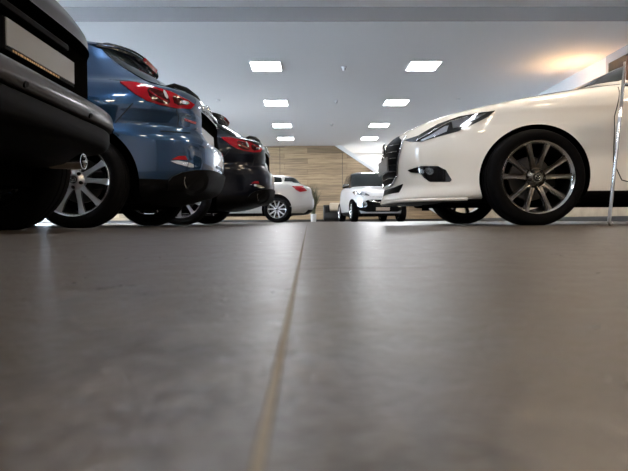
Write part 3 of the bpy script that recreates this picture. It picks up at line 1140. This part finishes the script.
# ------------------------------------------------------------------ small city car facing us by the oak wall
CITY = [
    (0.185, -0.45, 2.75, 0.62, 4, 4),
    (0.200, -0.62, 2.85, 0.74, 4, 4),
    (0.240, -0.68, 2.92, 0.80, 3.4, 4),
    (0.350, -0.70, 2.96, 0.835, 3.2, 4),
    (0.480, -0.715, 2.97, 0.85, 3.2, 4),
    (0.600, -0.72, 2.95, 0.86, 3.2, 4),
    (0.700, -0.71, 2.92, 0.86, 3.2, 4),
    (0.780, -0.67, 2.91, 0.857, 3.2, 4),
    (0.860, -0.57, 2.90, 0.85, 3.4, 4),
    (0.920, -0.42, 2.88, 0.838, 4, 4),
    (0.970, -0.18, 2.85, 0.825, 4.5, 4),
    (1.010, 0.08, 2.82, 0.805, 4.5, 4),
    (1.035, 0.22, 2.80, 0.790, 4, 4),
    (1.100, 0.34, 2.76, 0.755, 3.8, 4),
    (1.240, 0.55, 2.68, 0.705, 3.8, 4),
    (1.370, 0.75, 2.58, 0.665, 3.8, 4),
    (1.450, 0.90, 2.50, 0.635, 3.8, 4),
    (1.495, 1.00, 2.44, 0.60, 3.8, 3.8),
    (1.525, 1.12, 2.32, 0.53, 3.6, 3.6),
    (1.545, 1.30, 2.10, 0.40, 3.2, 3.2),
    (1.555, 1.45, 1.90, 0.20, 3, 3),
]
CITY_WB = 2.31
CITY_LOC = Vector((2.10, 15.1, 0))
CITY_RZ = PI / 2 + math.radians(5)


def city_car():
    root = empty('city_car', CITY_LOC, 'small white city car with black roof facing us by the oak wall', 'car', rz=CITY_RZ)
    zm = lambda z: z if z < .6 else .6 + (z - .6) * 1.07
    bm = make_body([(zm(r[0]), r[1], r[2], r[3] * .965, r[4], r[5]) for r in CITY], (0, CITY_WB), .02)
    S = Shape(bm, CITY_LOC, rz=CITY_RZ)
    S.zm = zm
    for f in bm.faces:
        c = f.calc_center_median()
        if c.z < .30 or (c.x < -.3 and c.z < .46):
            f.material_index = 1
        if c.z > zm(1.06):
            f.material_index = 3
    cuts = []
    for s in (-1, 1):
        y0, y1 = sorted((s * .50, s * 1.2))
        cuts += [(0.0, .32, .365, y0, y1), (CITY_WB, .32, .365, y0, y1)]
    finish_body(bm, cuts, [M['snow_paint'], M['plastic'], M['liner'], M['gloss_black']], root)
    bm = bmesh.new()
    add_box(bm, (-.45, -.48, .17), (2.6, .48, .36), .03)
    obj('underbody', bm, M['liner'], root)
    S.patch('windscreen', [(-.70, 1.05), (.70, 1.05), (.58, 1.455), (-.58, 1.455)], S.front, M['glass'], root, .004, .02)
    for s in (-1, 1):
        S.patch('windscreen_pillar', [(s * .70, 1.05), (s * .765, 1.05), (s * .64, 1.455), (s * .58, 1.455)], S.front, M['gloss_black'], root, .005, .02)
    S.patch('side_window', [(.62, 1.05), (1.0, 1.44), (1.9, 1.44), (2.3, 1.25), (2.4, 1.10)], S.side, M['glass'], root, .004, .02, mirror=True)
    S.patch('rear_window', [(-.60, 1.1), (.60, 1.1), (.52, 1.38), (-.52, 1.38)], S.rear, M['glass'], root, .004, .02)
    for s in (-1, 1):
        lamp = S.patch('headlamp', [(s * .36, .745), (s * .42, .735), (s * .72, .80), (s * .76, .87), (s * .70, .90), (s * .55, .86), (s * .42, .79)], S.front, M['lens_clear'], root, .008, .02, round_=1)
        for yy, zz, rad in ((.64, .845, .05), (.52, .79, .04)):
            pts = [(s * yy + rad * math.cos(a), zz + rad * .8 * math.sin(a)) for a in np.linspace(0, 2 * PI, 14, endpoint=False)]
            S.patch('lamp_lens', pts, S.front, M['lens_silver'], lamp, .014, 0)
        fog = S.patch('fog_lamp', [(s * .42, .42), (s * .66, .42), (s * .70, .52), (s * .62, .61), (s * .46, .60)], S.front, M['lens_silver'], root, .006, .02, round_=1)
        S.patch('lamp_lens', [(s * .47, .46), (s * .60, .46), (s * .60, .56), (s * .50, .56)], S.front, M['lens_silver'], fog, .012, 0, round_=1)
        bm = bmesh.new()
        add_box(bm, (.42, .78, 1.03), (.58, .99, 1.16), .05, 4)
        add_box(bm, (.48, .68, 1.03), (.56, .82, 1.07), .012)
        if s < 0:
            for v in bm.verts:
                v.co.y *= -1
        obj('wing_mirror', bm, M['gloss_black'], root, smooth=True, angle=50)
    S.patch('lower_bumper', [(-.70, .20), (.70, .20), (.74, .38), (.66, .50), (.44, .625), (-.44, .625), (-.66, .50), (-.74, .38)], S.front, M['plastic'], root, .004, .02, step=.03)
    g = S.patch('grille', [(-.40, .60), (-.36, .48), (-.22, .44), (.22, .44), (.36, .48), (.40, .60), (.32, .635), (-.32, .635)], S.front, M['grille_black'], root, .006, .02)
    S.line('grille_bar', [(-.38, .60), (-.15, .555), (0, .545), (.15, .555), (.38, .60)], S.front, .02, M['chrome'], g, .008)
    h = S.hit(S.front, 0, .55)
    bm = bmesh.new()
    c = h[0] + Vector((-.03, 0, 0))
    add_tube(bm, [c + Vector((0, .06 * math.cos(a), .06 * math.sin(a))) for a in np.linspace(0, 2 * PI, 24, endpoint=False)], .008, 6, closed=True)
    add_tube(bm, [c + Vector((0, .085, .012)), c + Vector((-.003, -.012, .012)), c + Vector((-.003, .012, -.012)), c + Vector((0, -.085, -.012))], .006, 6)
    obj('bonnet_emblem', bm, M['chrome'], root, smooth=True)
    S.patch('number_plate', [(-.20, .325), (.20, .325), (.20, .415), (-.20, .415)], S.front, M['plate_tan'], root, .02, -.01)
    S.patch('skid_plate', [(-.58, .245), (.58, .245), (.62, .33), (.45, .285), (-.45, .285), (-.62, .33)], S.front, M['skid'], root, .012, .01)
    S.line('windscreen_wiper', [(-.5, 1.06), (-.1, 1.075), (.15, 1.065)], S.front, .008, M['plastic'], root, .015)
    S.line('bonnet_seam', [(-.72, .93), (-.55, .72), (0, .70), (.55, .72), (.72, .93)], S.front, .003, M['seam'], root)
    for xa in (0, CITY_WB):
        for s in (-1, 1):
            build_wheel(root, xa, s, .82, R=.32, rr=.225, width=.205, spoke='alloy', barrel='gun_dark', rot=.2, squash=.004)
    return root


city_car()

# ------------------------------------------------------------------ room
H1, H2 = 3.02, 3.23        # far and near ceilings
YB, XL, XR, YF = 20.0, -10.0, 5.5, -5.0
YS = 7.56                  # where the ceiling steps

bm = bmesh.new()
add_box(bm, (XL - .2, YF - .2, -.2), (XR + .2, YB + 2.4, 0))
structure('floor', bm, M['floor'])
bm = bmesh.new()
add_box(bm, (XL, YS + .015, H1), (XR, YB + 2.2, H1 + .1))
structure('ceiling', bm, M['ceiling'])
bm = bmesh.new()
add_box(bm, (XL, YF, H2), (XR, YS, H2 + .1))
structure('ceiling_near', bm, M['ceiling'])
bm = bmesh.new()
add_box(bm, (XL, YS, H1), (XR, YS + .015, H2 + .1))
structure('ceiling_beam', bm, M['shaded_fascia'])

# back wall of oak boards with a slanting stairwell opening
bm = bmesh.new()
add_prism(bm, [(XL, 0), (XR, 0), (XR, .05), (1.08, H1), (XL, H1)], YB, YB + .12, 'Y')
structure('wall_back', bm, M['wood'])
bm = bmesh.new()
for k in (-3.6, -1.10, 1.39, 3.89):
    top = min(H1, H1 - (k - 1.08) * (H1 - .05) / (XR - 1.08)) - .02
    add_box(bm, (k - .008, YB - .006, 0.1), (k + .008, YB, top))
structure('trim_2', bm, M['skirt'])
bm = bmesh.new()
dx, dz = XR - 1.10, .25 - H1
l = math.hypot(dx, dz)
nx, nz_ = -dz / l * .14, dx / l * .14
add_prism(bm, [(1.08, H1), (XR, .05), (XR, .05 + .17), (1.08 + .25, H1)], YB - .08, YB + .14, 'Y')
structure('trim_1', bm, M['white_wall'])
bm = bmesh.new()
add_box(bm, (XL, YB - .02, 0), (XR, YB, .09))
structure('baseboard_back', bm, M['skirt'])
bm = bmesh.new()
add_box(bm, (0.6, YB + 2.2, 0), (XR, YB + 2.3, H1))
add_box(bm, (0.6, YB + .12, 0), (0.7, YB + 2.2, H1))
structure('wall_stairwell', bm, M['white_wall'])
bm = bmesh.new()
add_box(bm, (XR - .03, 4.0, .09), (XR - .0151, YB, .80))
structure('trim_3', bm, M['wood_side'])
bm = bmesh.new()
add_box(bm, (XR - .045, 4.0, 0), (XR - .0151, YB, .09))
structure('baseboard_right', bm, M['skirt'])
# right wall: pale far stretch, grey nearer stretch with a dark strip window
bm = bmesh.new()
add_box(bm, (XR, 9.2, 0), (XR + .12, YB + 2.3, H1))
structure('wall_right', bm, M['pale_wall'])
bm = bmesh.new()
add_box(bm, (XR - .015, YF, 0), (XR + .12, 9.2, H2))
structure('wall_right_near', bm, M['grey_wall'])
bm = bmesh.new()
add_box(bm, (XR - .05, 6.6, 2.25), (XR - .016, 9.06, 2.85))
structure('window_6', bm, M['sign_dark'])
bm = bmesh.new()
add_box(bm, (XL, YF - .12, 0), (XR, YF, H2))
structure('wall_front', bm, M['white_wall'])
# left wall with tall windows
bm = bmesh.new()
wins = [(1.0, 4.2), (5.0, 8.2), (9.0, 12.2), (13.0, 16.2), (17.0, 19.6)]
prev = YF
for a, b_ in wins + [(YB, YB)]:
    add_box(bm, (XL - .12, prev, 0), (XL, a, H1 + .2))
    prev = b_
for a, b_ in wins:
    add_box(bm, (XL - .12, a, 2.7), (XL, b_, H1 + .2))
structure('wall_left', bm, M['white_wall'])
gl, gnt, gb = newmat('window_glass')
gb.inputs['Base Color'].default_value = (0.9, 0.95, 1, 1)
gb.inputs['Roughness'].default_value = 0.0
gb.inputs['Transmission Weight'].default_value = 1.0
gb.inputs['IOR'].default_value = 1.05
for i, (a, b_) in enumerate(wins):
    bm = bmesh.new()
    for y in (a, (a + b_) / 2 - .03, b_ - .06):
        add_box(bm, (XL - .09, y, 0), (XL - .03, y + .06, 2.7))
    for z in (0, 2.64):
        add_box(bm, (XL - .09, a, z), (XL - .03, b_, z + .06))
    w = structure('window_%d' % (i + 1), bm, M['frame_white'])
    bm = bmesh.new()
    add_box(bm, (XL - .064, a + .05, .05), (XL - .058, b_ - .05, 2.65))
    obj('window_pane', bm, gl, w)

# ------------------------------------------------------------------ ceiling light panels
FRAME = M['frame_white']


def light_panel(x, y, z, mat, label, s=.28):
    root = empty('ceiling_light', (x, y, z), label, 'ceiling light', 'square ceiling light panels')
    bm = bmesh.new()
    for (a, b_, c, d) in ((-s - .012, -s - .012, s + .012, -s), (-s - .012, s, s + .012, s + .012), (-s - .012, -s, -s, s), (s, -s, s + .012, s)):
        add_box(bm, (a, b_, -.014), (c, d, 0))
    obj('light_frame', bm, FRAME, root)
    bm = bmesh.new()
    add_box(bm, (-s, -s, -.010), (s, s, -.001))
    obj('diffuser', bm, M[mat], root)
    return root


PX = (-0.785, 2.245)
names = {
    (0, 0): 'square ceiling light nearest in the left column, largest of its row',
    (0, 1): 'square ceiling light second from the step in the left column',
    (0, 2): 'square ceiling light third from the step in the left column',
    (0, 3): 'small square ceiling light of the left column nearest the oak wall',
    (1, 0): 'square ceiling light nearest in the right column, above the white hatchback',
    (1, 1): 'square ceiling light second from the step in the right column',
    (1, 2): 'square ceiling light third from the step in the right column',
    (1, 3): 'small square ceiling light of the right column above the stair opening',
}
for c, x in enumerate(PX):
    for r_, y in enumerate((9.72, 12.72, 15.72, 18.2)):
        light_panel(x, y, H1, 'panel_cool', names[(c, r_)])
# the rest of the grid, out of frame: over the parked rows and over the camera
for (x, y) in ((-3.8, 12.72), (-6.8, 12.72), (-3.8, 18.75), (-6.8, 18.75)):
    light_panel(x, y, H1, 'panel_cool', 'square ceiling light over the left hand row of parked cars')
for (x, y, w_) in ((-6.8, 3.6, 0), (-3.8, 3.6, 0), (-.785, 3.6, 0), (2.245, 3.6, 1), (4.6, 3.6, 1), (-3.8, .2, 0), (-.785, .2, 0), (2.245, .2, 1), (4.6, .2, 1),
                   (-3.8, -3, 0), (-.785, -3, 1), (2.245, -3, 1)):
    light_panel(x, y, H2, 'panel_warm' if w_ else 'panel_cool', 'square ceiling light on the higher ceiling over the front of the showroom')

# small detectors on the ceiling
for (px, py, lab) in ((344, 67, 'small ceiling detector between the two nearest light panels'),
                      (336, 101, 'small ceiling detector between the second pair of light panels'),
                      (332, 124, 'small ceiling detector between the third pair of light panels'),
                      (218, 100, 'small flat ceiling disc above the black hatchback'),
                      (458, 99, 'small flat ceiling disc above the bonnet of the white hatchback')):
    d = ray(px, py)
    k = (H1 - CAM.z) / d.z
    p = CAM + d * k
    root = empty('ceiling_detector', (p.x, p.y, H1), lab, 'detector', 'ceiling detectors')
    bm = bmesh.new()
    add_lathe(bm, [(.055, 0), (.055, .012), (.045, .02)], 20)
    bmesh.ops.rotate(bm, verts=bm.verts, cent=(0, 0, 0), matrix=Matrix.Rotation(-PI / 2, 3, 'X'))
    obj('detector_base', bm, FRAME, root)
    if px > 300 and px < 400:
        bm = bmesh.new()
        add_lathe(bm, [(.03, .02), (.03, .06), (.015, .075)], 16)
        bmesh.ops.rotate(bm, verts=bm.verts, cent=(0, 0, 0), matrix=Matrix.Rotation(-PI / 2, 3, 'X'))
        obj('detector_head', bm, FRAME, root)

# warm uplighter on the right wall, below the sight line over the white bonnet
ul = empty('wall_lamp', (XR, 9.5, 2.33), 'warm uplighter on the right wall behind the white hatchback', 'wall lamp')
bm = bmesh.new()
add_box(bm, (-.62, -.12, -.09), (-.34, .12, .02), .01)
add_box(bm, (-.36, -.03, -.06), (-.001, .03, -.02), .004)
obj('lamp_housing', bm, FRAME, ul)
bm = bmesh.new()
add_box(bm, (-.60, -.10, .021), (-.36, .10, .028))
obj('lamp_glass', bm, M['bulb_warm'], ul)

# ------------------------------------------------------------------ sofa and plant by the back wall
sofa = empty('armchair', (0.95, 18.9, 0), 'black leather armchair with beige cushion, beside the small white car', 'armchair')
bm = bmesh.new()
add_box(bm, (-.36, -.36, .06), (.40, .36, .34), .03, 3)
obj('seat', bm, M['sofa'], sofa, smooth=True, angle=40)
bm = bmesh.new()
add_box(bm, (-.36, .22, .30), (.40, .40, .64), .04, 3)
obj('backrest', bm, M['sofa'], sofa, smooth=True, angle=40)
for x0 in (-.36, .26):
    bm = bmesh.new()
    add_box(bm, (x0, -.36, .30), (x0 + .14, .30, .58), .03, 3)
    obj('armrest', bm, M['sofa'], sofa, smooth=True, angle=40)
for x0 in (-.30, .30):
    for y0 in (-.30, .30):
        bm = bmesh.new()
        add_box(bm, (x0 - .02, y0 - .02, 0), (x0 + .02, y0 + .02, .065))
        obj('leg', bm, M['gun_dark'], sofa)
bm = bmesh.new()
add_box(bm, (-.20, -.07, -.15), (.20, .07, .17), .06, 4)
cu = obj('cushion', bm, M['cushion'], None, smooth=True, angle=60)
cu.location = (1.02, 18.90, .54)
cu.rotation_euler = (math.radians(-14), 0, math.radians(6))
tag(cu, 'beige cushion leaning on the black armchair', 'cushion')

plant = empty('potted_grass', (0.19, 17.0, 0), 'tall potted ornamental grass between the silver coupe and the armchair', 'plant')
bm = bmesh.new()
prof = [(.001, 0), (.085, 0), (.10, .27), (.092, .27), (.088, .22), (.001, .22)]
rings = [[bm.verts.new((r * math.cos(2 * PI * k / 24), r * math.sin(2 * PI * k / 24), z)) for k in range(24)] for r, z in prof]
for A, B in zip(rings, rings[1:]):
    for k in range(24):
        bm.faces.new((A[k], A[(k + 1) % 24], B[(k + 1) % 24], B[k]))
obj('pot', bm, M['pot'], plant, smooth=True, angle=40)
bm = bmesh.new()
for i in range(150):
    a = random.uniform(0, 2 * PI)
    r0 = random.uniform(0, .06)
    lean = random.uniform(.02, .30)
    hgt = random.uniform(.60, 1.16)
    tw = random.uniform(0, PI)
    prev = None
    for j in range(5):
        t = j / 4
        c = Vector((math.cos(a) * (r0 + lean * t * t), math.sin(a) * (r0 + lean * t * t), .22 + hgt * t * (1 - .15 * t * lean / .24)))
        wd = .013 * (1 - t * .85)
        q = Vector((math.cos(tw), math.sin(tw), 0)) * wd
        cur = (bm.verts.new(c - q), bm.verts.new(c + q))
        if prev:
            bm.faces.new((prev[0], prev[1], cur[1], cur[0]))
        prev = cur
obj('leaves', bm, M['leaf'], plant)

# ------------------------------------------------------------------ easel stand at the right edge
def at(px, py, d):
    v = ray(px, py)
    return CAM + v * (d / v.y)


stand = empty('display_stand', at(609, 225, 2.95), 'slim chrome display stand with brown board in front of the white hatchback', 'stand')
p0 = Vector(stand.location)
p0.z = 0
stand.location = p0
top = at(625.5, 62, 2.95) - p0
bm = bmesh.new()
add_tube(bm, [(0.02, 0, .012), (0.004, 0, .008), (0, 0, .02), top * .5, top], .010, 10)
obj('leg', bm, M['chrome'], stand, smooth=True)
bm = bmesh.new()
add_tube(bm, [(.92, 0, .012), (.916, 0, .008), (.912, 0, .02), Vector((.912 - top.x * .5, 0, top.z * .5)), Vector((.912 - top.x, 0, top.z))], .010, 10)
obj('leg', bm, M['chrome'], stand, smooth=True)
bm = bmesh.new()
add_tube(bm, [(.456, .42, .008), (.456, .2, top.z * .5), (.456, .02, top.z)], .010, 10)
obj('leg', bm, M['chrome'], stand, smooth=True)
bm = bmesh.new()
add_box(bm, (top.x - .005, -.03, top.z - .11), (.92 - top.x + .005, -.01, top.z + .03), .004)
obj('board', bm, M['brown_board'], stand)
bm = bmesh.new()
add_tube(bm, [(top.x * .86, -.012, top.z * .86), (.912 - top.x * .86, -.012, top.z * .86)], .012, 10)
obj('board_rest', bm, M['chrome'], stand, smooth=True)

# ------------------------------------------------------------------ lights
def area(name, loc, rot, sx, sy, power, col):
    L = bpy.data.lights.new(name, 'AREA')
    L.shape = 'RECTANGLE'
    L.size = sx
    L.size_y = sy
    L.energy = power
    L.color = col
    o = bpy.data.objects.new(name, L)
    COL.objects.link(o)
    o.location = loc
    o.rotation_euler = rot
    return o


for i, (a, b_) in enumerate(wins):
    area('window_daylight', (XL - .25, (a + b_) / 2, 1.4), (0, -PI / 2, 0), 2.5, 3.1, 400, (.76, .87, 1.0))
area('stairwell_light', (3.6, YB + 1.1, H1 - .06), (0, 0, 0), 2.2, 1.2, 190, (.95, .98, 1.0))

W = bpy.data.worlds.new('World')
SC.world = W
W.use_nodes = True
W.node_tree.nodes['Background'].inputs['Color'].default_value = (.76, .87, 1, 1)
W.node_tree.nodes['Background'].inputs['Strength'].default_value = 1.2

# ------------------------------------------------------------------ camera
cd = bpy.data.cameras.new('camera')
cd.sensor_width = 36
cd.lens = FPX / 628 * 36
cd.clip_start = .01
cd.dof.use_dof = True
cd.dof.focus_distance = 3.4
cd.dof.aperture_fstop = 13
co = bpy.data.objects.new('camera', cd)
COL.objects.link(co)
co.location = CAM
co.rotation_euler = cam_rot.to_euler()
SC.camera = co
SC.cycles.max_bounces = 10
SC.cycles.use_denoising = True
vs = SC.view_settings
vs.view_transform = 'Standard'
vs.look = 'None'
vs.gamma = 1
vs.exposure = 0.42
